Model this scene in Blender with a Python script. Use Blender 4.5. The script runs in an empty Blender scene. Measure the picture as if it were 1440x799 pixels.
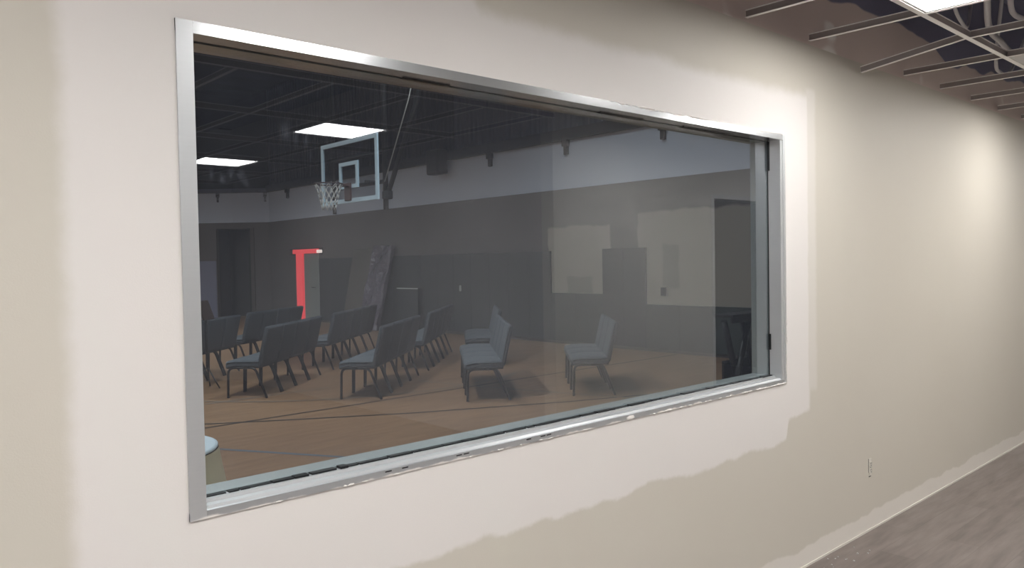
import bpy, bmesh, math, random
from mathutils import Vector, Matrix, Euler
random.seed(7)
scn = bpy.context.scene
COL = scn.collection
PI = math.pi

# ------------------------------------------------------------------ camera
cd = bpy.data.cameras.new('camera'); cam = bpy.data.objects.new('camera', cd); COL.objects.link(cam)
cd.sensor_fit = 'HORIZONTAL'; cd.sensor_width = 36.0; cd.lens = 27.558
cd.clip_start = 0.05; cd.clip_end = 200
R_ = Vector((0.7375199, -0.67508377, -0.01806389)); U_ = Vector((0.03217584, 0.00840848, 0.99944685)); F_ = Vector((0.67455846, 0.73769316, -0.02792281))
M = Matrix((R_, U_, -F_)).transposed().to_4x4(); M.translation = Vector((0, -1.9805, 1.6253))
cam.matrix_world = M
scn.camera = cam

# ------------------------------------------------------------------ world / exposure
w = bpy.data.worlds.new('World'); scn.world = w; w.use_nodes = True
w.node_tree.nodes['Background'].inputs[0].default_value = (0.5, 0.55, 0.65, 1)
w.node_tree.nodes['Background'].inputs[1].default_value = 0.02
vs = scn.view_settings
vs.view_transform = 'Standard'; vs.look = 'None'; vs.gamma = 1.0; vs.use_curve_mapping = False
vs.exposure = 0.0
PANEL = 26.5          # radiance of the office light panels
GYM_W = 480.0         # watts of each gym high bay

# ------------------------------------------------------------------ helpers
def link(name, mesh, mat=None, parent=None, loc=None, rot=None):
    o = bpy.data.objects.new(name, mesh); COL.objects.link(o)
    if mat is not None:
        for m in (mat if isinstance(mat, (list, tuple)) else [mat]): mesh.materials.append(m)
    if parent is not None: o.parent = parent
    if loc is not None: o.location = loc
    if rot is not None: o.rotation_euler = rot
    return o
def tag(o, label=None, cat=None, group=None, kind=None):
    if label: o['label'] = label
    if cat: o['category'] = cat
    if group: o['group'] = group
    if kind: o['kind'] = kind
    return o
def empty(name, loc=(0, 0, 0), rz=0.0, label=None, cat=None, group=None):
    o = bpy.data.objects.new(name, None); COL.objects.link(o); o.location = loc; o.rotation_euler = (0, 0, rz)
    o.empty_display_size = 0.1
    return tag(o, label, cat, group)

class MB:
    def __init__(s): s.bm = bmesh.new()
    def box(s, x0, x1, y0, y1, z0, z1, bev=0.0, seg=2, mi=0, mtx=None):
        vs_ = [s.bm.verts.new(c) for c in ((x0,y0,z0),(x1,y0,z0),(x1,y1,z0),(x0,y1,z0),(x0,y0,z1),(x1,y0,z1),(x1,y1,z1),(x0,y1,z1))]
        fs = [s.bm.faces.new([vs_[i] for i in q]) for q in ((3,2,1,0),(4,5,6,7),(0,1,5,4),(1,2,6,5),(2,3,7,6),(3,0,4,7))]
        for f in fs: f.material_index = mi
        geo = vs_
        if bev > 0:
            es = list({e for f in fs for e in f.edges})
            r = bmesh.ops.bevel(s.bm, geom=es, offset=bev, segments=seg, affect='EDGES', profile=0.5)
            geo = list({v for f in r['faces'] for v in f.verts} | {v for v in vs_ if v.is_valid})
        if mtx is not None:
            bmesh.ops.transform(s.bm, matrix=mtx, verts=geo)
        return geo
    def tube(s, pts, r, n=8, cap=True, close=False):
        pts = [Vector(p) for p in pts]; rings = []
        N = len(pts); up = None
        for i, p in enumerate(pts):
            a = pts[i-1] if (i > 0 or close) else p; b = pts[(i+1) % N] if (i < N-1 or close) else p
            t = (b - a).normalized()
            if up is None:
                up = Vector((0,0,1)) if abs(t.z) < .9 else Vector((1,0,0))
            u = (up - t*up.dot(t)).normalized(); up = u; v = t.cross(u)
            rr = r[i] if isinstance(r, (list, tuple)) else r
            rings.append([s.bm.verts.new(p + (u*math.cos(2*PI*k/n) + v*math.sin(2*PI*k/n))*rr) for k in range(n)])
        for i in range(N if close else N-1):
            A, B = rings[i], rings[(i+1) % N]
            for k in range(n):
                f = s.bm.faces.new((A[k], A[(k+1) % n], B[(k+1) % n], B[k])); f.smooth = True
        if cap and not close:
            s.bm.faces.new(rings[0][::-1]); s.bm.faces.new(rings[-1])
    def lathe(s, prof, n=32, c=(0,0)):
        rings = [[s.bm.verts.new((c[0]+r*math.cos(2*PI*k/n), c[1]+r*math.sin(2*PI*k/n), z)) for k in range(n)] for r, z in prof]
        for A, B in zip(rings, rings[1:]):
            for k in range(n):
                f = s.bm.faces.new((A[k], A[(k+1)%n], B[(k+1)%n], B[k])); f.smooth = True
        s.bm.faces.new(rings[0][::-1]); s.bm.faces.new(rings[-1])
    def prism(s, prof, x0, x1, axis='x'):
        """closed 2-D profile (list of (a,b)) extruded along an axis"""
        def P(a, b, t): return {'x': (t, a, b), 'y': (a, t, b), 'z': (a, b, t)}[axis]
        A = [s.bm.verts.new(P(a, b, x0)) for a, b in prof]; B = [s.bm.verts.new(P(a, b, x1)) for a, b in prof]
        n = len(prof)
        for k in range(n): s.bm.faces.new((A[k], A[(k+1)%n], B[(k+1)%n], B[k]))
        s.bm.faces.new(A[::-1]); s.bm.faces.new(B)
    def mesh(s, name, smooth=False):
        bmesh.ops.recalc_face_normals(s.bm, faces=s.bm.faces[:])
        m = bpy.data.meshes.new(name); s.bm.to_mesh(m); s.bm.free()
        if smooth:
            for p in m.polygons: p.use_smooth = True
        return m
    def build(s, name, mat=None, parent=None, loc=None, rot=None, smooth=False):
        return link(name, s.mesh(name, smooth), mat, parent, loc, rot)
def boxo(name, x0, x1, y0, y1, z0, z1, mat, parent=None, bev=0.0, loc=None, rot=None):
    m = MB(); m.box(x0, x1, y0, y1, z0, z1, bev); return m.build(name, mat, parent, loc, rot)
def copy_tree(o, parent=None):
    c = o.copy(); COL.objects.link(c)
    if parent is not None: c.parent = parent
    for ch in list(o.children): copy_tree(ch, c)
    return c

# ------------------------------------------------------------------ materials
def newmat(name):
    m = bpy.data.materials.new(name); m.use_nodes = True
    return m, m.node_tree.nodes, m.node_tree.links, m.node_tree.nodes['Principled BSDF']
def mat(name, col, rough=0.6, metal=0.0, var=0.0, vscale=8.0, stretch=(1,1,1), bump=0.0, bscale=60.0, spec=0.5, col2=None):
    m, n, l, b = newmat(name)
    b.inputs['Base Color'].default_value = (*col, 1); b.inputs['Roughness'].default_value = rough; b.inputs['Metallic'].default_value = metal
    b.inputs['Specular IOR Level'].default_value = spec
    tc = n.new('ShaderNodeTexCoord'); mp = n.new('ShaderNodeMapping'); mp.inputs['Scale'].default_value = stretch
    l.new(tc.outputs['Object'], mp.inputs['Vector'])
    if var > 0 or col2:
        t = n.new('ShaderNodeTexNoise'); t.inputs['Scale'].default_value = vscale; t.inputs['Detail'].default_value = 6
        l.new(mp.outputs[0], t.inputs['Vector'])
        mx = n.new('ShaderNodeMix'); mx.data_type = 'RGBA'
        c2 = col2 or tuple(c*(1-var) for c in col)
        mx.inputs[6].default_value = (*col, 1); mx.inputs[7].default_value = (*c2, 1)
        rp = n.new('ShaderNodeMapRange'); rp.inputs[1].default_value = .35; rp.inputs[2].default_value = .65
        l.new(t.outputs[0], rp.inputs[0]); l.new(rp.outputs[0], mx.inputs[0]); l.new(mx.outputs[2], b.inputs['Base Color'])
    if bump > 0:
        t2 = n.new('ShaderNodeTexNoise'); t2.inputs['Scale'].default_value = bscale; t2.inputs['Detail'].default_value = 4
        l.new(mp.outputs[0], t2.inputs['Vector'])
        bp = n.new('ShaderNodeBump'); bp.inputs['Strength'].default_value = bump; bp.inputs['Distance'].default_value = .01
        l.new(t2.outputs[0], bp.inputs['Height']); l.new(bp.outputs[0], b.inputs['Normal'])
    return m
def emat(name, col, s):
    m, n, l, b = newmat(name)
    b.inputs['Base Color'].default_value = (*col, 1)
    b.inputs['Emission Color'].default_value = (*col, 1); b.inputs['Emission Strength'].default_value = s
    return m

class NG:
    """small node-math helper"""
    def __init__(s, n, l): s.n, s.l = n, l
    def put(s, sock, v):
        if isinstance(v, (int, float)): sock.default_value = v
        else: s.l.new(v, sock)
    def m(s, op, a, b=0.0, clamp=False):
        k = s.n.new('ShaderNodeMath'); k.operation = op; k.use_clamp = clamp
        s.put(k.inputs[0], a); s.put(k.inputs[1], b); return k.outputs[0]
    def step(s, v, lo, hi):
        k = s.n.new('ShaderNodeMapRange'); k.interpolation_type = 'SMOOTHSTEP'
        s.put(k.inputs[0], v); s.put(k.inputs[1], lo); s.put(k.inputs[2], hi); return k.outputs[0]
    def noise(s, vec, scale, detail=3, stretch=None):
        if stretch:
            mp = s.n.new('ShaderNodeMapping'); mp.inputs['Scale'].default_value = stretch; s.l.new(vec, mp.inputs['Vector']); vec = mp.outputs[0]
        t = s.n.new('ShaderNodeTexNoise'); t.inputs['Scale'].default_value = scale; t.inputs['Detail'].default_value = detail
        s.l.new(vec, t.inputs['Vector']); return s.m('SUBTRACT', t.outputs[0], 0.5)
    def mix(s, f, a, b):
        k = s.n.new('ShaderNodeMix'); k.data_type = 'RGBA'
        s.put(k.inputs[0], f)
        for i, v in ((6, a), (7, b)):
            if isinstance(v, tuple): k.inputs[i].default_value = (*v, 1)
            else: s.l.new(v, k.inputs[i])
        return k.outputs[2]
    def rect(s, x, z, x0, x1, z0, z1, e=.02):
        a = s.m('MULTIPLY', s.step(x, x0-e, x0+e), s.m('SUBTRACT', 1.0, s.step(x, x1-e, x1+e)))
        b = s.m('MULTIPLY', s.step(z, z0-e, z0+e), s.m('SUBTRACT', 1.0, s.step(z, z1-e, z1+e)))
        return s.m('MULTIPLY', a, b)

def wall_paint():
    """cream wall with a fresh primer patch round the window, a cut-in strip at the floor and bare board above the grid"""
    m, n, l, b = newmat('cream_wall_paint'); g = NG(n, l)
    tc = n.new('ShaderNodeTexCoord'); V = tc.outputs['Object']
    sp = n.new('ShaderNodeSeparateXYZ'); l.new(V, sp.inputs[0]); x, z = sp.outputs[0], sp.outputs[2]
    nb = g.noise(V, 7, 4); nf = g.noise(V, 45, 3); nx = g.noise(V, 2.2, 2, (1, 1, .02))
    wob = g.m('ADD', g.m('MULTIPLY', nb, .05), g.m('MULTIPLY', nf, .012))
    xw = g.m('ADD', x, wob); zw = g.m('ADD', z, wob)
    left = g.step(g.m('ADD', x, g.m('MULTIPLY', wob, .8)), .425, .475)
    right = g.m('SUBTRACT', 1.0, g.step(g.m('ADD', x, g.m('MULTIPLY', wob, .5)), 3.90, 3.935))
    # lower edge: a stepped roller line
    zb = g.m('ADD', .70, g.m('MULTIPLY', nx, .13))
    zb = g.m('ADD', zb, g.m('MULTIPLY', g.step(x, 3.665, 3.70), .10))
    zb = g.m('SUBTRACT', zb, g.m('MULTIPLY', g.step(x, 1.1, .5), .25))
    low = g.step(g.m('SUBTRACT', zw, zb), -.012, .012)
    zt = g.m('ADD', 2.455, g.m('MULTIPLY', nx, .06))
    zt = g.m('ADD', zt, g.m('MULTIPLY', g.step(x, 1.70, 1.50), .4))
    top = g.m('SUBTRACT', 1.0, g.step(g.m('SUBTRACT', zw, zt), -.035, .035))
    primer = g.m('MULTIPLY', g.m('MULTIPLY', left, right), g.m('MULTIPLY', low, top))
    # a broad second roller pass beside the right edge, only half covering
    half = g.m('MULTIPLY', g.rect(xw, zw, 3.9, 4.0, .92, 2.5, .02), .45)
    primer = g.m('MAXIMUM', primer, half)
    strip = g.m('SUBTRACT', 1.0, g.step(g.m('ADD', z, g.m('MULTIPLY', g.noise(V, 3, 4, (1, 1, .05)), .12)), .10, .115))
    tone = g.noise(V, 1.3, 4)
    base = g.mix(g.m('ADD', g.m('MULTIPLY', tone, .8), .5, True), (.56, .522, .452), (.595, .56, .495))
    prim = g.mix(g.m('ADD', g.m('MULTIPLY', tone, .9), .5, True), (.70, .662, .632), (.735, .705, .68))
    c = g.mix(primer, base, prim)
    c = g.mix(g.m('MULTIPLY', strip, .75), c, (.74, .70, .65))
    board = g.step(z, 2.728, 2.734)
    mud = g.step(g.noise(V, 1.1, 2, (1.2, 1, 2.0)), .10, .13)
    raw = g.mix(mud, (.66, .56, .52), (.85, .82, .78))
    steel = g.step(g.m('ADD', z, g.m('MULTIPLY', g.noise(V, 1.4, 2, (1, 1, .1)), .35)), 2.995, 3.01)
    raw = g.mix(steel, raw, (.20, .20, .28))
    c = g.mix(board, c, raw)
    l.new(c, b.inputs['Base Color'])
    b.inputs['Roughness'].default_value = .55; b.inputs['Specular IOR Level'].default_value = .35
    bp = n.new('ShaderNodeBump'); bp.inputs['Strength'].default_value = .12; bp.inputs['Distance'].default_value = .004
    h = g.m('ADD', g.m('MULTIPLY', g.noise(V, 220, 2), .5), primer)
    l.new(h, bp.inputs['Height']); l.new(bp.outputs[0], b.inputs['Normal'])
    return m

def gym_wall_paint():
    """taupe lower wall, pale band above, joint-compound patches"""
    m, n, l, b = newmat('gym_wall_paint'); g = NG(n, l)
    tc = n.new('ShaderNodeTexCoord'); V = tc.outputs['Object']
    sp = n.new('ShaderNodeSeparateXYZ'); l.new(V, sp.inputs[0]); y, z = sp.outputs[1], sp.outputs[2]
    wob = g.m('ADD', g.m('MULTIPLY', g.noise(V, 4, 4), .12), g.m('MULTIPLY', g.noise(V, 20, 3), .05))
    yw = g.m('ADD', y, wob); zw = g.m('ADD', z, wob)
    band = g.step(z, 3.025, 3.04)
    tone = g.m('ADD', g.noise(V, .8, 4), .5, True)
    low = g.mix(tone, (.115, .10, .098), (.14, .125, .12))
    up = g.mix(tone, (.58, .64, .80), (.63, .69, .83))
    c = g.mix(band, low, up)
    p1 = g.rect(yw, zw, 7.50, 9.12, 1.80, 2.29, .03); p1b = g.rect(y, z, 7.62, 9.05, .9, 1.84, .01)
    p2 = g.rect(yw, zw, 1.0, 6.86, 1.79, 2.47, .03); p2b = g.rect(y, z, 1.0, 6.68, .7, 1.82, .01)
    P = g.m('MAXIMUM', g.m('MAXIMUM', p1, p1b), g.m('MAXIMUM', p2, p2b))
    pc = g.mix(tone, (.30, .265, .225), (.34, .30, .26))
    c = g.mix(P, c, pc)
    d1 = g.rect(yw, zw, 5.98, 6.31, 1.12, 1.88, .03); d2 = g.rect(yw, zw, 7.95, 8.60, 1.0, 1.33, .03)
    c = g.mix(g.m('MULTIPLY', g.m('MAXIMUM', d1, d2), .6), c, (.20, .18, .165))
    l.new(c, b.inputs['Base Color']); b.inputs['Roughness'].default_value = .8
    return m

def glass_mat():
    m, n, l, b = newmat('window_glass'); g = NG(n, l); n.remove(b)
    out = [k for k in n if k.type == 'OUTPUT_MATERIAL'][0]
    tr = n.new('ShaderNodeBsdfTransparent'); tr.inputs[0].default_value = (.82, .87, .86, 1)
    gl = n.new('ShaderNodeBsdfGlossy'); gl.inputs['Color'].default_value = (.92, .95, 1, 1); gl.inputs['Roughness'].default_value = .004
    fr = n.new('ShaderNodeFresnel'); fr.inputs[0].default_value = 1.50
    ge = n.new('ShaderNodeNewGeometry')
    front = g.m('SUBTRACT', 1.0, ge.outputs['Backfacing'])
    f = g.m('MULTIPLY', g.m('MULTIPLY', fr.outputs[0], 2.4), front, True)
    mx = n.new('ShaderNodeMixShader'); l.new(f, mx.inputs[0]); l.new(tr.outputs[0], mx.inputs[1]); l.new(gl.outputs[0], mx.inputs[2])
    # hand prints and wipe marks left on the room side
    tc = n.new('ShaderNodeTexCoord'); V = tc.outputs['Object']
    sp = n.new('ShaderNodeSeparateXYZ'); l.new(V, sp.inputs[0]); x, z = sp.outputs[0], sp.outputs[2]
    spots = [(1.023,2.002,.022),(1.055,1.985,.012),(1.086,1.980,.012),(1.098,1.943,.009),(.812,1.870,.011),(.842,1.859,.012),(.866,1.874,.012),(.893,1.873,.012),(.906,1.855,.011),(.86,2.10,.05),(.95,2.12,.05)]
    s = None
    wv = g.m('MULTIPLY', g.noise(V, 60, 4), .02)
    for i, (sx, sz, r) in enumerate(spots):
        dx = g.m('ADD', g.m('SUBTRACT', x, sx), wv); dz = g.m('MULTIPLY', g.m('ADD', g.m('SUBTRACT', z, sz), wv), .6)
        d = g.m('SQRT', g.m('ADD', g.m('MULTIPLY', dx, dx), g.m('MULTIPLY', dz, dz)))
        k = g.m('MULTIPLY', g.step(d, r, r*.2), 1.0 if r < .03 else .12)
        s = k if s is None else g.m('MAXIMUM', s, k)
    s = g.m('MULTIPLY', s, g.m('MULTIPLY', g.m('ADD', g.noise(V, 120, 4), .5), front), True)
    df = n.new('ShaderNodeBsdfDiffuse'); df.inputs[0].default_value = (.52, .59, .73, 1)
    haze = g.m('MULTIPLY', g.m('ADD', .037, g.m('MULTIPLY', g.noise(V, 2.5, 5), .012)), front)  # even bluish haze painted into the pane to lift the darks behind it
    m2 = n.new('ShaderNodeMixShader'); l.new(g.m('ADD', g.m('MULTIPLY', s, .09), haze), m2.inputs[0]); l.new(mx.outputs[0], m2.inputs[1]); l.new(df.outputs[0], m2.inputs[2])
    l.new(m2.outputs[0], out.inputs[0])
    return m

def aluminium_mat(nm='aluminium_frame', metal=.78, rough=.20, k=1.0):
    m, n, l, b = newmat(nm); g = NG(n, l)
    tc = n.new('ShaderNodeTexCoord'); V = tc.outputs['Object']
    sp = n.new('ShaderNodeSeparateXYZ'); l.new(V, sp.inputs[0]); x, y, z = sp.outputs
    # paint smeared over the rim of the face while the wall was rolled
    wob = g.m('ADD', g.m('MULTIPLY', g.noise(V, 14, 5), .03), g.m('MULTIPLY', g.noise(V, 5, 2), .03))
    rim = g.m('MAXIMUM', g.m('SUBTRACT', 1.0, g.step(g.m('ADD', z, wob), .990, .997)), g.m('MULTIPLY', g.step(g.m('ADD', z, wob), 2.229, 2.234), g.step(x, 2.2, 2.8)))
    rim = g.m('MULTIPLY', rim, g.step(y, .004, -.001))
    grain = g.noise(V, 30, 4, (.05, 1, 6))
    c = g.mix(g.m('ADD', g.m('MULTIPLY', grain, .8), .5, True), tuple(k*q for q in (.59, .605, .615)), tuple(k*q for q in (.64, .65, .66)))
    c = g.mix(rim, c, (.74, .70, .66))
    l.new(c, b.inputs['Base Color'])
    l.new(g.m('SUBTRACT', metal, g.m('MULTIPLY', rim, metal)), b.inputs['Metallic'])
    b.inputs['Roughness'].default_value = rough
    return m

def floor_planks():
    m, n, l, b = newmat('grey_vinyl_plank'); g = NG(n, l)
    tc = n.new('ShaderNodeTexCoord'); V = tc.outputs['Object']
    br = n.new('ShaderNodeTexBrick'); br.offset = .37; br.inputs['Scale'].default_value = 1.0
    br.inputs['Brick Width'].default_value = 1.2; br.inputs['Row Height'].default_value = .18; br.inputs['Mortar Size'].default_value = .0015
    br.inputs['Color1'].default_value = (.150, .122, .108, 1); br.inputs['Color2'].default_value = (.215, .18, .165, 1); br.inputs['Mortar'].default_value = (.10, .08, .07, 1)
    l.new(V, br.inputs['Vector'])
    st = g.noise(V, 3.5, 6, (.7, 4, 1)); s2 = g.noise(V, 16, 5, (.35, 3, 1))
    k = g.m('ADD', g.m('MULTIPLY', st, 2.0), g.m('ADD', g.m('MULTIPLY', s2, .8), .45), True)
    c = g.mix(k, (.095, .075, .068), (.25, .21, .19))
    c = g.mix(.45, c, br.outputs['Color'])
    l.new(c, b.inputs['Base Color']); b.inputs['Roughness'].default_value = .5
    return m

def gym_floor():
    m, n, l, b = newmat('gym_wood_floor'); g = NG(n, l)
    tc = n.new('ShaderNodeTexCoord'); V = tc.outputs['Object']
    st = g.noise(V, 2.0, 5, (.8, 6, 1)); big = g.noise(V, .35, 3); fine = g.noise(V, 9, 4, (.3, 6, 1))
    k = g.m('ADD', g.m('MULTIPLY', st, 1.1), g.m('ADD', g.m('ADD', g.m('MULTIPLY', big, .9), g.m('MULTIPLY', fine, .5)), .5), True)
    c = g.mix(k, (.15, .080, .045), (.31, .185, .105))
    l.new(c, b.inputs['Base Color']); b.inputs['Roughness'].default_value = .42; b.inputs['Specular IOR Level'].default_value = .35
    return m

def wrap_mat():
    m, n, l, b = newmat('plastic_wrap'); g = NG(n, l)
    tc = n.new('ShaderNodeTexCoord'); V = tc.outputs['Object']
    b.inputs['Base Color'].default_value = (.14, .12, .148, 1); b.inputs['Roughness'].default_value = .14
    vo = n.new('ShaderNodeTexVoronoi'); vo.inputs['Scale'].default_value = 2.6; l.new(V, vo.inputs['Vector'])
    h = g.m('ADD', vo.outputs[0], g.m('MULTIPLY', g.noise(V, 5, 3), .8))
    bp = n.new('ShaderNodeBump'); bp.inputs['Strength'].default_value = 1.0; bp.inputs['Distance'].default_value = .12
    l.new(h, bp.inputs['Height']); l.new(bp.outputs[0], b.inputs['Normal'])
    return m

m_wall = wall_paint(); m_gymwall = gym_wall_paint(); m_glass = glass_mat(); m_alu = aluminium_mat(); m_alu2 = aluminium_mat('toned_aluminium_jamb', .55, .32, .95); m_alu3 = aluminium_mat('shade_toned_aluminium_sill', .50, .42, .68)  # same aluminium throughout; jamb and sill copies toned for the light they catch
m_floor = floor_planks(); m_gymfloor = gym_floor(); m_wrap = wrap_mat()
m_cream = mat('plain_cream_paint', (.74, .71, .66), .6, var=.06, vscale=2)
m_dimpaint = mat('taupe_back_wall_paint', (.55, .53, .52), .7, var=.1, vscale=1)
m_tee = mat('white_grid_steel', (.90, .88, .86), .4)
m_web = mat('galvanised_tee_web', (.36, .32, .31), .5)
m_bulb = mat('galvanised_tee_bulb', (.9, .88, .86), .5)
m_deck = mat('dark_roof_deck', (.24, .25, .35), .45, var=.4, vscale=1.5, stretch=(1, 4, 1), bump=.3, bscale=4)
m_cable = mat('pale_conduit', (.55, .53, .55), .5)
m_duct = mat('galvanised_duct', (.20, .20, .24), .4, metal=.3)
m_tile = mat('ceiling_tile_white', (.62, .61, .60), .8, bump=.3, bscale=90)
m_panel = emat('light_panel_lit', (1.0, .985, .965), PANEL)
m_fix = mat('fixture_white', (.7, .7, .7), .4)
m_black = mat('black_rubber', (.008, .009, .010), .5)
m_gasket = mat('black_gasket', (.006, .007, .008), .35)
m_pad = mat('charcoal_wall_pad', (.042, .045, .047), .55, var=.12, vscale=3)
m_padg = mat('green_grey_low_pad', (.046, .053, .050), .55, var=.12, vscale=3)
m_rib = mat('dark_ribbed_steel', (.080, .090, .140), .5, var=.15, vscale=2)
m_rib2 = mat('darker_ribbed_steel', (.030, .034, .048), .5, var=.15, vscale=2)
m_gymceil = mat('black_gym_ceiling', (.012, .014, .018), .8)
m_steel = mat('dark_bracket_steel', (.012, .013, .016), .5)
m_fabric = mat('blue_grey_fabric', (.070, .080, .096), .85, var=.2, vscale=25, bump=.25, bscale=250)
m_fabric2 = mat('pale_blue_grey_fabric', (.17, .185, .205), .85, var=.2, vscale=25, bump=.25, bscale=250)
m_leg = mat('black_chair_steel', (.012, .013, .015), .4, metal=.2)
m_white = mat('white_board_line', (.62, .78, .92), .5)
m_bglass = None
m_net = mat('white_net_cord', (.60, .60, .60), .8)
m_rim = mat('rim_paint', (.05, .03, .04), .4)
m_orange = mat('rim_bracket_red', (.075, .035, .035), .5)
m_red = emat('red_lit_acrylic', (1.0, .085, .10), .60)
m_redwhite = emat('white_lit_end', (1.0, .80, .75), .9)
m_cloth = mat('beige_table_skirt', (.70, .60, .44), .85, var=.08, vscale=6)
m_clothtop = mat('pale_blue_cover', (.60, .68, .78), .7)
m_wood = mat('dark_brown_wood', (.040, .022, .018), .5)
m_blackwood = mat('black_stained_wood', (.010, .009, .010), .45)
m_beigepanel = mat('tan_board', (.105, .090, .078), .7, var=.12, vscale=2)
m_plate = mat('white_plastic', (.55, .55, .54), .4)
m_switch = mat('grey_switch_plastic', (.32, .32, .31), .5)
m_outlet = mat('ivory_outlet_plastic', (.62, .59, .53), .45)
m_grey = mat('grey_box', (.06, .06, .06), .5)
m_linedark = mat('court_line_dark', (.016, .012, .012), .5)
m_lineblue = mat('court_line_blue', (.085, .10, .125), .5)
m_linewhite = mat('court_line_tan', (.20, .15, .115), .5)
m_darkdoor = mat('grey_door_paint', (.27, .28, .27), .6)
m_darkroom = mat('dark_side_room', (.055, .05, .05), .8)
m_bluewall = mat('blue_grey_column_paint', (.19, .185, .27), .7)

# ------------------------------------------------------------------ near room shell
WT = .14                       # thickness of the wall that holds the window
X0, X1, Z0, Z1 = .706, 3.670, .992, 2.238       # outside of the aluminium frame
GT = 7.2
def struct(o): o['kind'] = 'structure'; return o
mb = MB()
O = .006   # frame covers the cut edge
mb.box(-5, X0+O, 0, WT, 0, 3.62); mb.box(X1-O, 14.0, 0, WT, 0, 3.62)
mb.box(X0+O, X1-O, 0, WT, 0, Z0+O); mb.box(X0+O, X1-O, 0, WT, Z1-O, 3.62)
struct(mb.build('wall_front', m_wall))
struct(boxo('wall_front.001', -8, 11.15, .02, WT, 3.62, GT, m_dimpaint))
struct(boxo('floor', -5, 14, -9.0, 0, -.1, 0, m_floor))
struct(boxo('wall_back', -5.0, 5.0, -9.12, -9.0, 0, 3.6, m_dimpaint))
struct(boxo('wall_left', -5.12, -5.0, -9.0, 0, 0, 3.6, m_cream))
# corridor wall opposite the window (seen mirrored in the pane), with a framed doorway
DX0, DX1, DZ = 7.08, 8.30, 2.25
mb = MB(); mb.box(4.70, DX0, -2.64, -2.5, 0, 3.6); mb.box(DX1, 14, -2.64, -2.5, 0, 3.6); mb.box(DX0, DX1, -2.64, -2.5, DZ, 3.6)
struct(mb.build('wall_back.001', m_cream))
struct(boxo('wall_right', 14.0, 14.12, -9.0, 0, 0, 3.6, m_cream))
struct(boxo('wall_right.001', 4.70, 4.84, -9.0, -2.64, 0, 3.6, m_dimpaint))
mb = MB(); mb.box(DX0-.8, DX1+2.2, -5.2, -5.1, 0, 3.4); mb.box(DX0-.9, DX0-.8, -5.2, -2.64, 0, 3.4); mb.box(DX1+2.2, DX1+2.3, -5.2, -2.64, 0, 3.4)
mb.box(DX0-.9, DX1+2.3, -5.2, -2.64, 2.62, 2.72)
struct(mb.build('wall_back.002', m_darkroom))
d = empty('door_2', (0, 0, 0)); struct(d)
mb = MB(); mb.box(DX0-.045, DX0, -2.65, -2.49, 0, DZ+.045, .003); mb.build('jamb', m_fix, d)
mb = MB(); mb.box(DX1, DX1+.045, -2.65, -2.49, 0, DZ+.045, .003); mb.build('jamb', m_fix, d)
mb = MB(); mb.box(DX0, DX1, -2.65, -2.49, DZ, DZ+.045, .003); mb.build('door_head', m_fix, d)

# thin pale bead where the board meets the floor
struct(boxo('trim_1', -5, 14, -.006, .0, .0, .011, m_outlet))

# ------------------------------------------------------------------ window
win = empty('window_1', (0, 0, 0)); struct(win)
FH, FS, FJ = 2.208, 1.013, .042
GY = .068
# head: face, soffit, glazing stop, far soffit
mb = MB(); mb.prism([(-.006, Z1), (-.006, FH), (.062, FH), (.062, FH+.008), (.074, FH+.008), (.074, FH-.002), (WT+.02, FH-.002), (WT+.02, Z1), (0.0, Z1)], X0, X1)
mb.build('frame_head', m_alu, win)
# sill: stepped
mb = MB(); mb.prism([(-.006, Z0), (WT+.02, Z0), (WT+.02, 1.031), (.074, 1.031), (.074, 1.022), (.062, 1.022), (.062, 1.030), (.033, 1.030), (.030, 1.0215), (.006, 1.0205), (.0, 1.014), (-.006, 1.012)], X0, X1)
mb.build('frame_sill', m_alu3, win)
XL, XR_ = X0+FJ, 3.626
mb = MB(); mb.prism([(X0, -.0065), (XL, -.0065), (XL, .062), (XL-.008, .062), (XL-.008, .074), (XL, .074), (XL, WT+.02), (X0, WT+.02)], Z0, Z1, 'z')
mb.build('frame_jamb', m_alu2, win)
mb = MB(); mb.prism([(X1, -.0065), (X1-.022, -.0065), (X1-.022, -.003), (XR_, -.003), (XR_-.003, .060), (XR_+.006, .062), (XR_+.006, .074), (XR_-.005, .074), (XR_-.005, WT+.02), (X1, WT+.02)], Z0, Z1, 'z')
mb.build('frame_jamb', m_alu2, win)
mb = MB(); mb.box(XL-.006, XR_+.004, GY-.003, GY+.003, 1.024, FH+.006); mb.build('pane', m_glass, win)
# black gasket: thin all round, with the loose thicker lengths the photo shows
def strip(x0, x1, y0, y1, z0, z1): 
    boxo('gasket', x0, x1, y0, y1, z0, z1, m_gasket, win)
strip(XL, XR_, .0625, .0645, FH-.0008, FH+.003)
strip(1.42, 1.60, .052, .0648, FH-.004, FH+.001)
strip(2.35, 2.62, .056, .0648, FH-.004, FH+.001)
strip(2.9, 3.3, .054, .0648, FH-.005, FH+.001)
strip(XR_-.004, XR_+.003, .0605, .0645, 1.03, FH)
strip(XR_-.007, XR_+.003, .052, .0645, 2.06, FH-.002)
strip(XR_-.007, XR_+.003, .052, .0645, 1.16, 1.24)
mb = MB(); x = XL+.02
while x < XR_-.02:
    ln = random.uniform(.02, .12); h = random.uniform(.002, .006)*(1.7 if 1.0 < x < 1.45 else 1); 
    mb.box(x, min(x+ln, XR_-.01), .050-h*1.2, .0648, 1.029, 1.0305+h*.7)
    x += ln + random.uniform(.0, .012)
mb.build('gasket_bead', m_gasket, win)
for sx in (1.28, 1.34, 1.55, 1.58, 1.86, 1.93, 1.96):
    boxo('weep_slot', sx, sx+.022, -.0072, -.005, 1.0045, 1.008, m_gasket, win)
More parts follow.
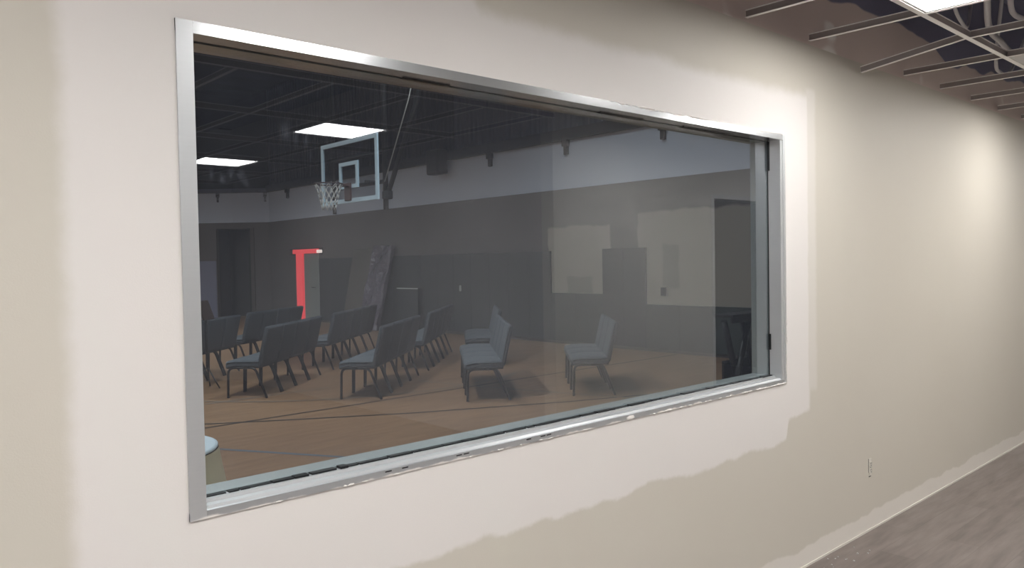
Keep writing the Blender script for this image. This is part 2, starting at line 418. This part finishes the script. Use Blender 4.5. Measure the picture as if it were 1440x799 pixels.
# dried paint drips standing proud of the frame rim
def smear(pts, w_, mtl):
    mb = MB()
    for (sx, sz, sw, sh) in pts:
        k = 7; c = mb.bm.verts.new((sx, -.0105, sz)); ring = []
        for i in range(k):
            a = 2*PI*i/k; r = random.uniform(.6, 1.1); ring.append(mb.bm.verts.new((sx+math.cos(a)*sw*r, -.0062, sz+math.sin(a)*sh*r)))
        for i in range(k): mb.bm.faces.new((c, ring[i], ring[(i+1) % k]))
        mb.bm.faces.new(ring[::-1])
    mb.build('paint_smear', mtl, win)
m_smear = mat('cream_paint_smear', (.72, .69, .65), .5)
smear([(random.uniform(2.55, 3.66), Z0+.001, random.uniform(.006, .03), random.uniform(.003, .007)) for _ in range(34)] + [(2.43, .997, .03, .012)], 0, m_smear)
smear([(random.uniform(2.4, 3.1), Z1-.001, random.uniform(.01, .04), random.uniform(.002, .005)) for _ in range(22)], 0, m_smear)
smear([(X1-.002, random.uniform(.99, 1.3), random.uniform(.002, .006), random.uniform(.01, .03)) for _ in range(14)], 0, m_smear)
smear([(random.uniform(.8, 2.2), Z0+.001, random.uniform(.006, .02), random.uniform(.002, .004)) for _ in range(14)], 0, m_smear)

# ------------------------------------------------------------------ open ceiling grid
ceil = empty('ceiling', (0, 0, 2.74)); struct(ceil)
H = 2.74
boxo('roof_deck', -5, 14, -9.0, 0, 3.62-2.74, 3.74-2.74, m_deck, ceil)
def tee_mesh(L, w_=.024, h=.038, nm='tee'):
    m = MB(); m.box(-L/2, L/2, -w_/2, w_/2, 0, .002); m.box(-L/2, L/2, -.0015, .0015, .002, h-.006, mi=1); m.box(-L/2, L/2, -.004, .004, h-.006, h-.001, mi=2)
    return m.mesh(nm)
def shared(name, mesh, loc, rz=0.0, rx=None):
    o = bpy.data.objects.new(name, mesh); COL.objects.link(o); o.parent = ceil; o.location = loc; o.rotation_euler = (0, rx or 0, rz); return o
zones = [  # x range, lattice phase, main lines
    (-4.6, 13.4, 3.30, [-.57, -1.79], None),
    (-4.6, 4.4, 3.09, [-2.18, -3.40, -4.62, -5.83, -7.05, -8.26], None)]
for zx0, zx1, ph, mains, _ in zones:
    L = zx1-zx0; mm = tee_mesh(L, .027, .045, 'main_runner'); [mm.materials.append(q) for q in (m_tee, m_web, m_bulb)]
    for y in mains: shared('main_runner', mm, ((zx0+zx1)/2, y, 0))
tees = {}
def ctee(x, ya, yb, drop=0.0):
    L = round(abs(yb-ya)-.026, 3)
    if L not in tees: tees[L] = tee_mesh(L, .022, .038, 'cross_tee'); [tees[L].materials.append(q) for q in (m_tee, m_web, m_bulb)]
    o = shared('cross_tee', tees[L], (x, (ya+yb)/2, .0005), PI/2)
    return o
lat1 = [3.30+.61*k for k in range(-12, 17)]; lat2 = [3.09+.61*k for k in range(-12, 3)]
for x in lat1:
    if -4.6 < x < 13.4:
        sag = abs(x-4.52) < .01
        o = ctee(x, -.57, -.004)
        if sag:
            o.rotation_euler = (0, math.asin(.075/.56), PI/2); o.location.z = -.036
        ctee(x, -1.79, -.57)
for x in lat2:
    for a, b in zip([-2.18, -3.40, -4.62, -5.83, -7.05], [-3.40, -4.62, -5.83, -7.05, -8.26]): ctee(x, b, a)
short = tee_mesh(.584, .022, .038, 'cross_tee'); [short.materials.append(q) for q in (m_tee, m_web, m_bulb)]
# a few tiles already dropped in
for (tx, ty) in ((5.435, -1.175), (-2.5, -1.18)):
    boxo('ceiling_tile', tx-.297, tx+.297, ty+.0, ty+.597, .003, .018, m_tile, ceil)

# flat light panels
def light_panel(cx, cy, label):
    t = empty('ceiling_light', (cx, cy, H+.004), 0, label, 'ceiling light', 'square light panels in the open grid')
    m = MB(); a = .292; f = .012
    m.box(-a, a, -a, -a+f, 0, .05); m.box(-a, a, a-f, a, 0, .05); m.box(-a, -a+f, -a+f, a-f, 0, .05); m.box(a-f, a, -a+f, a-f, 0, .05); m.box(-a+f, a-f, -a+f, a-f, .03, .05)
    m.build('housing', m_fix, t)
    m = MB(); m.box(-a+f, a-f, -a+f, a-f, .004, .012); m.build('diffuser', m_panel, t)
    return t
light_panel(3.605, -.875, 'lit square ceiling panel nearest the far end of the big window')
light_panel(6.655, -.875, 'lit square ceiling panel farther down the corridor')
light_panel(10.925, -.875, 'lit square ceiling panel deepest in the corridor')
light_panel(3.395, -3.70, 'lit square ceiling panel mirrored in the glass above the backboard')
for cx, cy, lb in ((-3.10, -.875, 'unseen fill panel added at the far left by the window wall'), (-.265, -3.70, 'unseen fill panel added behind the viewer at the middle'), (-3.315, -3.70, 'unseen fill panel added behind the viewer at the left'),  # panels behind and left of the viewer are added, out-of-view fill
                   (.555, -2.49, 'unseen fill panel added just behind the viewer'), (-1.515, -2.49, 'unseen fill panel added behind the viewer on the left'), (1.775, -1.485, 'lit square ceiling panel whose glare whitens the top left of the frame'), (-.055, -1.485, 'unseen fill panel added left of the big window'), (.555, -4.92, 'unseen fill panel added in the middle of the open room'),
                   (5.435, -1.485, 'lit square ceiling panel at the start of the corridor'), (9.095, -1.485, 'lit square ceiling panel near the mirrored doorway'),
                   (-.265, -6.135, 'unseen fill panel added at the back middle of the room'), (-3.315, -6.135, 'unseen fill panel added at the back left of the room')):  # back panels are added fill too, never in view
    light_panel(cx, cy, lb)
light_panel(3.395, -6.135, 'lit square ceiling panel mirrored in the glass at its left edge')
for k, (lx, ly) in enumerate(((3.30+.305, -.875), (6.655, -.875), (10.925, -.875))):
    shared('cross_tee', short, (lx, -1.18, .001))
for ly in (-4.0, -6.44): shared('cross_tee', short, (3.395, ly, .001))

# conduits and a duct in the plenum
def bez(p, n=14):
    P = [Vector(q) for q in p]; out = []
    for i in range(len(P)-1):
        a = P[max(i-1, 0)]; b = P[i]; c = P[i+1]; d_ = P[min(i+2, len(P)-1)]
        for k in range(n):
            t = k/n; out.append(.5*((2*b)+(c-a)*t+(2*a-5*b+4*c-d_)*t*t+(3*b-a-3*c+d_)*t**3))
    out.append(P[-1]); return out
cabs = [([(4.3, -.75, 3.38), (4.45, -.68, 3.05), (4.72, -.60, 2.96), (5.2, -.47, 2.95), (5.55, -.42, 2.95), (6.07, -.42, 2.96), (6.7, -.6, 3.38)], .018, 'pale flexible conduit sagging through the grid beside the light panel'),
        ([(4.45, -.85, 3.38), (4.75, -.70, 2.97), (5.16, -.66, 2.94), (5.9, -.7, 3.05), (6.3, -.8, 3.38)], .014, 'pale conduit running just right of the sagging one near the light panel'),
        ([(4.4, -.5, 3.38), (4.60, -.47, 3.0), (4.9, -.42, 2.93), (5.2, -.36, 3.0), (5.5, -.3, 3.38)], .010, 'thin pale cable dipping between the light panel and the wall'),
        ([(4.05, -.25, 3.38), (4.1, -.4, 3.1), (4.25, -.45, 3.02), (4.6, -.45, 3.2), (4.9, -.3, 3.38)], .008, 'thin cable drooping close to the wall over the window'),
        ([(5.9, -.35, 3.38), (6.1, -.25, 2.96), (6.4, -.19, 2.92), (6.8, -.15, 3.0), (7.1, -.2, 3.38)], .012, 'pale conduit loop far along the corridor ceiling')]
for p, r, lb in cabs:
    m = MB(); m.tube(bez(p), r, 8); tag(m.build('conduit', m_cable), lb, 'conduit', 'loose conduits above the grid')
m = MB(); m.tube([(-4, -2.15, 3.15), (13.5, -2.15, 3.15)], .2, 20); tag(m.build('air_duct', m_duct), 'dark round air duct running the length of the corridor above the grid', 'duct')
for jx in (-2, 0, 2, 4, 6, 8, 10, 12):
    m = MB(); m.box(jx-.05, jx+.05, -8.9, -.02, 3.40, 3.47); m.box(jx-.04, jx+.04, -8.9, -.02, 3.58, 3.62); m.box(jx-.008, jx+.008, -8.9, -.02, 3.45, 3.6)
    m.build('roof_joist', m_deck, ceil, loc=(0, 0, -2.74))

# ------------------------------------------------------------------ outlet and floor crumbs
t = empty('wall_outlet', (4.648, 0, .377), 0, 'ivory duplex outlet without cover plate, low on the cream wall', 'outlet')
m = MB(); m.box(-.017, .017, -.004, .001, -.052, .052, .002); m.build('yoke', m_outlet, t)
for s in (.0195, -.0195):
    m = MB(); m.box(-.0165, .0165, -.008, -.003, s-.0155, s+.0155, .005, 3); r = m.build('receptacle', m_outlet, t)
    m = MB(); m.box(-.0085, -.0055, -.0086, -.0076, s-.001, s+.009); m.box(.0055, .0085, -.0086, -.0076, s-.001, s+.008); m.box(-.004, .004, -.0086, -.0076, s-.0115, s-.005); m.build('slot', m_black, r)
m = MB(); m.tube([(0, -.0062, 0), (0, -.003, 0)], .004, 8); m.build('screw', m_duct, t)
# dark rough gap of the cut-out round the device
m = MB()
for a0, a1, c0, c1 in ((-.0185, -.0172, -.03, .05), (.018, .022, -.045, .04), (-.014, .014, -.058, -.053)): m.box(a0, a1, -.0015, .0005, c0, c1)
m.build('cutout_gap', m_black, t)
mb = MB()
for _ in range(14):
    cx, cy = random.gauss(4.05, .16), random.uniform(-.16, -.03); s = random.uniform(.0015, .004)
    mb.box(cx-s, cx+s, cy-s, cy+s, 0, s*1.2)
tag(mb.build('plaster_crumbs', m_plate), 'white plaster crumbs on the grey plank floor by the wall', 'debris', kind='stuff')

# ------------------------------------------------------------------ gym shell
XR, YC = 11.15, 21.55
struct(boxo('floor.001', -8, XR, 0, 32, -.1, 0, m_gymfloor))
wr = struct(boxo('wall_right.002', XR, XR+.2, WT, YC, 0, 4.0, m_gymwall))
# end wall turned square to the view, with a tall dark doorway
ang = math.atan2(.675, -.7375)
eW = empty('wall_end', (XR, YC, 0), ang); struct(eW)
def endbox(nm, a0, a1, z0, z1, mt, y0=-.2, y1=0.0, par=None):   # a along the wall from the corner
    return boxo(nm, a0, a1, y0, y1, z0, z1, mt, par or eW)
endbox('wall_panel', 0, .62, 0, 4.0, m_gymwall); endbox('wall_panel', .62, 1.70, 2.84, 4.0, m_gymwall)
endbox('wall_panel', 1.70, 9.0, 0, 4.0, m_gymwall)
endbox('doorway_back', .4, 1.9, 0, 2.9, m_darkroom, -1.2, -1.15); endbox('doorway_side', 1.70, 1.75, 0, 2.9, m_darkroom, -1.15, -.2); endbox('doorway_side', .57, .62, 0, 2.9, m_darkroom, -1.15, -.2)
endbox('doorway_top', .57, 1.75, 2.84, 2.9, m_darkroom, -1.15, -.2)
endbox('door_leaf', .66, .90, 0, 2.3, m_black, -.7, -.65)
endbox('door_post', .50, .62, 0, 2.86, m_beigepanel, -.02, .03)
endbox('lower_panel', 1.72, 9.0, 0, 1.83, m_bluewall, 0, .03)
struct(boxo('wall_left.001', -8.1, -8, WT, 32, 0, GT, m_gymwall))
struct(boxo('wall_far', -8, XR+.2, 32, 32.1, 0, GT, m_gymwall))
gc = struct(boxo('ceiling.001', -8, XR+.3, 0, 32, GT, GT+.1, m_gymceil))
# ribbed steel siding above the pale band
ub = empty('wall_upper', (XR, 0, 0)); struct(ub)
pitch = .155; nper = 6; wid = pitch*nper
m = MB(); pr = []
for k in range(nper):
    b0 = k*pitch; pr += [(0, b0), (0, b0+pitch*.45), (-.035, b0+pitch*.60), (-.035, b0+pitch*.85), (0, b0+pitch)]
A = [m.bm.verts.new((a, b_, 0)) for a, b_ in pr]; B = [m.bm.verts.new((a, b_, GT-4.0)) for a, b_ in pr]
for k in range(len(pr)-1): m.bm.faces.new((A[k], A[k+1], B[k+1], B[k]))
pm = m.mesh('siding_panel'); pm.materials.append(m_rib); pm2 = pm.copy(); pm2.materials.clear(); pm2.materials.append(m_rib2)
npan = int(YC/wid)+1
for k in range(npan):
    o = bpy.data.objects.new('siding_panel', pm if k*wid < 12.0 else pm2); COL.objects.link(o); o.parent = ub; o.location = (.04, k*wid, 4.0)  # farther panels take the darker steel
boxo('backing', .06, .2, WT, YC+.3, 4.0, GT, m_gymceil, ub)
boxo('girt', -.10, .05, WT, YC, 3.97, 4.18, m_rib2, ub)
eU = empty('wall_upper.001', (XR, YC, 0), ang); struct(eU)
boxo('backing', 0, 9, -.2, -.02, 4.0, GT, m_gymceil, eU); boxo('girt', 0, 9, -.05, .08, 3.97, 4.1, m_rib, eU)
# wall pads
def pads(y0, y1, z1, n, mt, nm='wall_pad', z0=.06):
    wd = (y1-y0)/n
    mm = MB(); mm.box(-.05, 0, -wd/2+.0006, wd/2-.0006, z0, z1, .003, 1); me = mm.mesh(nm); me.materials.append(mt)
    for k in range(n):
        o = bpy.data.objects.new(nm, me); COL.objects.link(o); o.parent = wr; o.location = (XR, y0+wd*(k+.5), 0)
pads(9.03, 18.35, 1.83, 15, m_pad); pads(7.66, 9.03, 1.0, 2, m_padg); pads(6.66, 7.66, 1.84, 2, m_pad); pads(.2, 6.66, .835, 9, m_padg)
# small brackets along the top of the band
mm = MB(); mm.box(-.10, 0, -.07, .07, -.10, .12, .01); mm.box(-.07, 0, -.045, .045, -.26, -.08, .01); bme = mm.mesh('wall_bracket'); bme.materials.append(m_steel)
for (by, lb) in ((10.80, 'dark steel wall bracket right of the loudspeaker'), (8.55, 'dark steel bracket at the middle of the ribbed siding foot'), (6.25, 'dark steel bracket nearest the window head on the right'), (20.2, 'dark steel bracket just right of the gym corner')):
    o = bpy.data.objects.new('wall_bracket', bme); COL.objects.link(o); o.location = (XR, by, 3.95)
    tag(o, lb, 'bracket', 'brackets along the pale wall band')
for (a, lb) in ((.12, 'dark steel bracket in the gym corner'), (1.62, 'dark steel bracket left of the gym corner, over the doorway')):
    o = bpy.data.objects.new('wall_bracket', bme); COL.objects.link(o)
    p = Vector((XR, YC, 0)) + Vector((-.7375, .675, 0))*a; o.location = (p.x, p.y, 3.93); o.rotation_euler = (0, 0, ang-PI/2+PI)
    tag(o, lb, 'bracket', 'brackets along the pale wall band')

# lamps of the gym (high bays, above the picture)
def highbay(x, y, label, watts):
    t = empty('high_bay_lamp', (x, y, 6.55), 0, label, 'lamp', 'gym high bay lamps')
    m = MB(); m.lathe([(.06, .42), (.10, .38), (.12, .25), (.30, .0), (.29, .0), (.11, .24), (.05, .25)], 24); m.build('reflector', m_duct, t)
    m = MB(); m.tube([(0, 0, .40), (0, 0, .65)], .012, 6); m.build('hanger', m_steel, t)
    ld = bpy.data.lights.new('high_bay_light', 'SPOT'); ld.energy = watts; ld.color = (.97, .97, 1.0); ld.shadow_soft_size = .25
    ld.spot_size = math.radians(165); ld.spot_blend = 1.0
    lo = bpy.data.objects.new('high_bay_light', ld); COL.objects.link(lo); lo.parent = t; lo.location = (0, 0, -.02)
highbay(2.2, 5.0, 'gym high bay lamp nearest the window', GYM_W*3.2)
highbay(6.5, 6.5, 'gym high bay lamp over the chair rows', GYM_W*1.3)
highbay(1.5, 12.0, 'gym high bay lamp over the left of the court', GYM_W*1.6)
highbay(2.5, 17.0, 'unseen gym high bay lamp placed to brighten the end wall', GYM_W*6.5)  # set out of view and made strong to lift the end wall

# ------------------------------------------------------------------ court lines
def court(pts, wd, mt, z=.002):
    pts = [Vector((p[0], p[1], 0)) for p in pts]; m = MB(); L, Rr = [], []
    for i, p in enumerate(pts):
        a = pts[max(i-1, 0)]; b_ = pts[min(i+1, len(pts)-1)]; t_ = (b_-a).normalized(); nn = Vector((-t_.y, t_.x, 0))
        L.append(m.bm.verts.new(p+nn*wd/2+Vector((0, 0, z)))); Rr.append(m.bm.verts.new(p-nn*wd/2+Vector((0, 0, z))))
    for i in range(len(pts)-1): m.bm.faces.new((L[i], L[i+1], Rr[i+1], Rr[i]))
    return m.build('court_line', mt, floor_gym)
floor_gym = bpy.data.objects['floor.001']
court([(1.5, 6.75), (3.067, 6.178), (3.852, 5.68), (4.9, 5.05), (6.55, 4.25), (9.5, 3.1)], .045, m_linedark)
court([(-2, 5.96), (11, 5.96)], .035, m_linedark, .003)
court([(2.2, 5.9), (2.756, 4.934), (3.366, 3.882), (4.2, 2.45)], .05, m_lineblue)
court([(-2, 7.37), (5.2, 7.34)], .05, m_linewhite, .0035)
court([(6.34, 6.9), (6.6, 5.8), (6.95, 4.65), (7.5, 3.0)], .05, m_linewhite, .004)
arc = [(6.3+3.2*math.cos(a), 9.3+3.2*math.sin(a)) for a in [PI*.75+PI*.9*k/24 for k in range(25)]]
court(arc, .05, m_linewhite, .0045)

# ------------------------------------------------------------------ chairs
def arcpts(pts, r=.06, n=5):
    P = [Vector(p) for p in pts]; out = [P[0]]
    for i in range(1, len(P)-1):
        a, b_, c = P[i-1], P[i], P[i+1]; u = (a-b_).normalized(); v = (c-b_).normalized(); rr = min(r, (a-b_).length*.45, (c-b_).length*.45)
        s, e = b_+u*rr, b_+v*rr
        for k in range(n+1):
            t_ = k/n; out.append((1-t_)**2*s + 2*(1-t_)*t_*b_ + t_*t_*e)
    out.append(P[-1]); return out
def soft_box(sx, sy, sz, bev, dome=0.0):
    m = MB(); m.box(-sx/2, sx/2, -sy/2, sy/2, -sz/2, sz/2)
    bmesh.ops.subdivide_edges(m.bm, edges=m.bm.edges[:], cuts=3, use_grid_fill=True)
    for v in m.bm.verts:
        fx, fy = 1-(2*v.co.x/sx)**2, 1-(2*v.co.y/sy)**2
        v.co.z += (1 if v.co.z > 0 else -0.0)*dome*fx*fy
    sharp = [e for e in m.bm.edges if len(e.link_faces) == 2 and e.calc_face_angle(0) > .9]
    bmesh.ops.bevel(m.bm, geom=sharp, offset=bev, segments=3, affect='EDGES', profile=.5)
    return m
def make_chair():
    t = empty('stacking_chair')
    m = soft_box(.488, .46, .10, .032, .018)
    for v in m.bm.verts:                 # waterfall front
        f = max(0, (v.co.y-.08)/.15); v.co.z -= .022*f*f
    m.build('seat', m_fabric, t, loc=(0, .03, .425), smooth=True)
    m = MB(); m.box(-.235, .235, -.19, .22, .372, .390, .004); m.build('seat_pan', m_leg, t)
    m = soft_box(.484, .49, .062, .026, .006)
    o = m.build('backrest', m_fabric, t, smooth=True); o.location = (0, -.236, .645)
    o.rotation_euler = (math.radians(90+13), 0, 0)
    for s in (-1, 1):
        m = MB(); m.tube(arcpts([(s*.226, .235, 0), (s*.226, .225, .375), (s*.226, .02, .375)], .08), .0155, 8); m.build('leg', m_leg, t)
        m = MB(); m.tube(arcpts([(s*.226, .02, .375), (s*.226, -.12, .375), (s*.226, -.265, 0)], .08), .0155, 8); m.build('leg', m_leg, t)
        m = MB(); m.tube(arcpts([(s*.20, -.10, .378), (s*.20, -.155, .385), (s*.20, -.215, .56)], .04), .010, 6); m.build('back_post', m_leg, t)
    m = MB(); m.box(-.235, .235, -.10, -.08, .36, .378); m.build('crossbar', m_leg, t)
    return t
proto = make_chair(); first = [True]
ORD = ['nearest', 'second', 'third', 'fourth', 'fifth', 'sixth']
def row(rear, d, n, desc, group, pitch=.50, shift=0):
    d = Vector((*d, 0)).normalized(); f = Vector((-d.y, d.x, 0))
    rz = math.atan2(-f.x, f.y)
    for k in range(n):
        if first[0]: o = proto; first[0] = False
        else: o = copy_tree(proto)
        c = Vector((*rear, 0)) + d*(.235 + pitch*k) + f*.262
        o.location = c; o.rotation_euler = (0, 0, rz + random.uniform(-.008, .008))
        tag(o, '%s blue-grey chair with black legs in the %s' % (ORD[k], desc), 'chair', group)
row((3.60, 8.62), (.75, .66), 4, 'row cut off by the left window jamb', 'chairs in the left rear row')
row((5.36, 10.25), (.80, .60), 4, 'row under the red light', 'chairs in the row under the red light')
row((4.253, 7.20), (.742, .67), 4, 'front row at the left', 'chairs in the left front row')
row((6.13, 8.87), (.74, .67), 5, 'row before the leaning wrapped mat', 'chairs in the row before the wrapped mat')
row((5.159, 6.032), (.752, .66), 4, 'middle front row', 'chairs in the middle front row')
row((7.05, 7.64), (.72, .69), 5, 'row right of the wrapped mat', 'chairs in the row right of the wrapped mat')
row((6.163, 4.833), (.60, .80), 4, 'row seen end-on right of centre', 'chairs in the end-on row')
row((8.05, 7.15), (.62, .78), 3, 'far row hidden behind the end-on row', 'chairs behind the end-on row')
row((7.24, 4.133), (.68, .733), 3, 'short row at the right', 'chairs in the right short row')

# ------------------------------------------------------------------ basketball hoop
def bglass_mat():
    m, n, l, b = newmat('backboard_glass'); n.remove(b); g = NG(n, l)
    out = [k for k in n if k.type == 'OUTPUT_MATERIAL'][0]
    tr = n.new('ShaderNodeBsdfTransparent'); tr.inputs[0].default_value = (.88, .91, .93, 1)
    gl = n.new('ShaderNodeBsdfGlossy'); gl.inputs['Roughness'].default_value = .03
    mx = n.new('ShaderNodeMixShader'); mx.inputs[0].default_value = .05
    l.new(tr.outputs[0], mx.inputs[1]); l.new(gl.outputs[0], mx.inputs[2]); l.new(mx.outputs[0], out.inputs[0]); return m
m_bglass = bglass_mat()
HB = empty('basketball_hoop', (7.0, 9.75, 0), 0, 'hanging glass basketball backboard with white border, rim and net', 'basketball hoop')
bw, z0, z1 = .91, 2.685, 3.755
boxo('backboard', 0, .02, -bw, bw, z0, z1, m_bglass, HB)
def ring_frame(nm, ya, yb, za, zb, t_, mt):
    m = MB(); m.box(-.006, .026, ya, yb, za, za+t_); m.box(-.006, .026, ya, yb, zb-t_, zb); m.box(-.006, .026, ya, ya+t_, za+t_, zb-t_); m.box(-.006, .026, yb-t_, yb, za+t_, zb-t_)
    return m.build(nm, mt, HB)
ring_frame('border', -bw, bw, z0, z1, .07, m_white)
ring_frame('target_square', -.30, .30, 2.93, 3.38, .062, m_white)
m = MB(); m.tube([(-.38+.23*math.cos(2*PI*k/28), .23*math.sin(2*PI*k/28), 2.985) for k in range(28)], .011, 8, close=True); m.build('rim', m_rim, HB)
m = MB(); m.box(-.16, -.006, -.06, .06, 2.955, 3.0, .008); m.box(-.03, .0, -.10, .10, 2.72, 3.02, .006); m.build('rim_bracket', m_orange, HB)
m = MB(); NN = 12
def npnt(k, j):
    tt = j/5; r = .23*(1-.52*tt**.8); a = 2*PI*(k+.5*(j % 2))/NN
    return (-.38+r*math.cos(a), r*math.sin(a), 2.98-.43*tt)
for k in range(NN):
    for j in range(5):
        m.tube([npnt(k, j), npnt(k, j+1)], .006, 4); m.tube([npnt(k+(1 if j % 2 else 0), j), npnt(k + (1 if j % 2 else -1) + (0 if j % 2 == 0 else -1+1), j+1)] if False else [npnt(k, j), npnt(k-1 if j % 2 == 0 else k+1, j+1)], .006, 4)
m.build('net', m_net, HB)
m = MB(); m.tube([(.25, -.75, 2.53), (.25, -.75, GT)], .045, 8); m.build('support_pole', m_steel, HB)
m = MB(); m.tube([(.25, .92, 2.55), (.25, .92, GT)], .035, 8); m.build('support_pole', m_steel, HB)
m = MB(); m.tube([(.25, -.75, 3.0), (.25, .92, 3.0)], .035, 8); m.tube([(.25, -.75, 3.5), (.25, .92, 3.5)], .035, 8); m.tube([(.02, -.5, 3.0), (.25, -.5, 3.0)], .03, 6); m.tube([(.02, .5, 3.0), (.25, .5, 3.0)], .03, 6); m.build('support_frame', m_steel, HB)
m = MB(); m.tube([(.25, -.80, 2.76), (.30, -1.56, 4.10), (.36, -2.9, GT)], .04, 8); m.build('diagonal_brace', m_steel, HB)
m = MB(); m.box(.19, .31, -.88, -.72, 2.70, 2.84, .02); m.build('hinge', m_steel, HB)
m = MB(); m.tube([(.22, -.70, 2.86), (.24, -1.47, 4.23), (.28, -2.7, GT)], .009, 6); m.build('cable', m_net, HB)
m = MB(); m.tube([(.25, -.42, 3.5), (.32, -.45, 4.68), (.40, -.47, GT)], .03, 8); m.build('diagonal_brace', m_steel, HB)
# loudspeaker on the wall
t = empty('loudspeaker', (XR-.02, 12.45, 3.93), 0, 'black loudspeaker mounted on the pale gym wall band', 'loudspeaker')
m = MB(); m.box(-.34, -.06, -.24, .24, -.27, .29, .04, 3); m.build('cabinet', m_black, t)
m = MB(); m.box(-.35, -.335, -.20, .20, -.22, .24, .01); m.build('grille', m_steel, t)
m = MB(); m.box(-.07, .02, -.05, .05, -.08, .08); m.build('mount', m_steel, t)

# ------------------------------------------------------------------ red light, door, leaning boards, odds and ends on the gym wall
t = empty('red_sign_light', (XR, 19.55, 0), 0, 'glowing red T-shaped light bar and post by the grey gym door', 'light')
m = MB(); m.box(-.10, -.02, -1.18, .30, 1.985, 2.115, .01); m.build('crossbar', m_red, t)
m = MB(); m.box(-.10, -.02, -.29, .10, .0, 1.985, .01); m.build('upright', m_red, t)
m = MB(); m.box(-.11, -.02, -1.36, -1.18, 1.99, 2.08, .01); m.build('end_cap', m_redwhite, t)
m = MB(); m.box(-.09, -.02, .30, .62, 1.985, 2.09, .01); m.build('end_cap', m_beigepanel, t)
m = MB(); m.box(-.02, .0, -1.36, .62, 1.95, 2.14); m.box(-.02, 0, -.32, .2, 0, 1.95); m.build('back_plate', m_steel, t)
dd = struct(boxo('door_3', XR-.05, XR+.02, 18.36, 19.24, .0, 1.98, m_darkdoor, bev=.01))
m = MB(); m.tube([(-.0, 0, 0), (-.09, 0, 0), (-.09, .10, 0)], .012, 6); m.build('door_handle', m_steel, dd, loc=(XR-.05, 18.55, 1.0))

def leaning(nm, y0, y1, h, out, th, mt, lb, cat, sub=None, lean_y=0.0):
    a = math.asin(out/h)
    t = empty(nm, (XR-.055-out-th, (y0+y1)/2, .0), 0, lb, cat)
    m = MB(); wd = y1-y0; m.box(0, th, -wd/2, wd/2, 0, h, .015, 2)
    if sub:
        bmesh.ops.subdivide_edges(m.bm, edges=[e for e in m.bm.edges if e.calc_length() > .4], cuts=9, use_grid_fill=True)
        for v in m.bm.verts: v.co.x += .02*math.sin(v.co.z*7+v.co.y*9)*(1 if v.co.x < th/2 else 0)
    o = m.build('board', mt, t); o.rotation_euler = (0, a, 0); o.location = (0, 0, th*math.sin(a) if False else 0.0)
    return t
leaning('leaning_board', 15.32, 16.35, 2.08, .42, .05, m_beigepanel, 'tan board leaning against the gym wall pads beside the wrapped mat', 'board')
tw = leaning('wrapped_mat', 14.42, 15.30, 2.18, .55, .10, m_wrap, 'glossy plastic-wrapped mat leaning against the gym wall', 'mat', True)
t = empty('low_cabinet', (XR-.14, 13.75, 0), 0, 'dark waist-high cabinet with thin pale top edge by the wall pads', 'cabinet')
m = MB(); m.box(-.06, .08, -.42, .42, .0, 1.02, .01); m.build('body', m_pad, t)
m = MB(); m.box(-.07, .08, -.44, .44, 1.02, 1.045, .005); m.build('top', m_pad, t)
m = MB(); m.box(-.075, -.068, -.44, .44, 1.022, 1.043); m.build('top_edge', m_plate, t)
tag(boxo('light_switch', XR-.062, XR-.05, 11.85, 11.92, .99, 1.12, m_switch, bev=.003), 'small white switch plate on the charcoal wall pads', 'switch')
t = tag(boxo('wall_box', XR-.04, XR+.0, 6.22, 6.34, .99, 1.14, m_black, bev=.004), 'small dark electrical box on the beige gym wall patch', 'electrical box')

# music stand at the left edge
t = empty('music_stand', (4.04, 8.52, 0), .75, 'dark brown music stand by the leftmost chair row, beside the left window jamb', 'music stand')
m = MB(); m.box(-.15, .15, -.012, .012, -.13, .14, .005, 1, mtx=Euler((-.35, 0, 0)).to_matrix().to_4x4()); m.build('desk', m_wood, t, loc=(0, 0, 1.05))
m = MB(); m.tube([(0, 0, .28), (0, 0, 1.0)], .018, 8); m.build('pole', m_leg, t)
for k in range(3):
    a = 2*PI*k/3+.3; m = MB(); m.tube([(0, 0, .30), (.19*math.cos(a), .19*math.sin(a), .012)], .010, 6); m.build('leg', m_leg, t)

# round table with a skirt, half behind the left jamb
t = empty('round_table', (1.18, 2.02, 0), 0, 'round table with pale blue top and beige skirt under the window', 'table')
m = MB(); m.lathe([(.36, .735), (.375, .742), (.375, .752), (.36, .757)], 40); m.build('table_top', m_clothtop, t)
m = MB(); prof = [(.378, .738), (.41, .55), (.47, .3), (.56, .0)]; n_ = 72; rings = []
for r, z in prof:
    k_ = (.738-z)/.738
    rings.append([m.bm.verts.new(((r+.018*k_*math.sin(9*2*PI*q/n_))*math.cos(2*PI*q/n_), (r+.018*k_*math.sin(9*2*PI*q/n_))*math.sin(2*PI*q/n_), z)) for q in range(n_)])
for A_, B_ in zip(rings, rings[1:]):
    for q in range(n_): m.bm.faces.new((A_[q], A_[(q+1) % n_], B_[(q+1) % n_], B_[q]))
m.build('table_skirt', m_cloth, t, smooth=True)

# tall dark table on crossed legs, close to the right end of the window
t = empty('trestle_table', (7.22, 2.62, 0), 0, 'tall black table on crossed legs at the right end of the gym window', 'table')
m = MB(); m.box(0, 1.7, -.12, .12, 1.0, 1.03, .006); m.build('table_top', m_blackwood, t)
m = MB(); m.box(.01, 1.69, -.11, -.08, .94, 1.0, .004); m.build('apron', m_blackwood, t)
for lx in (.20, .55, .90, 1.25, 1.5):
    m = MB(); m.tube([(lx-.19, -.07, .0), (lx+.19, -.07, .96)], .036, 8); m.build('leg', m_blackwood, t)
    m = MB(); m.tube([(lx+.19, .0, .0), (lx-.19, .0, .96)], .036, 8); m.build('leg', m_blackwood, t)
m = MB(); m.box(.12, 1.68, .07, .10, .05, .52, .004); m.build('back_board', m_blackwood, t)
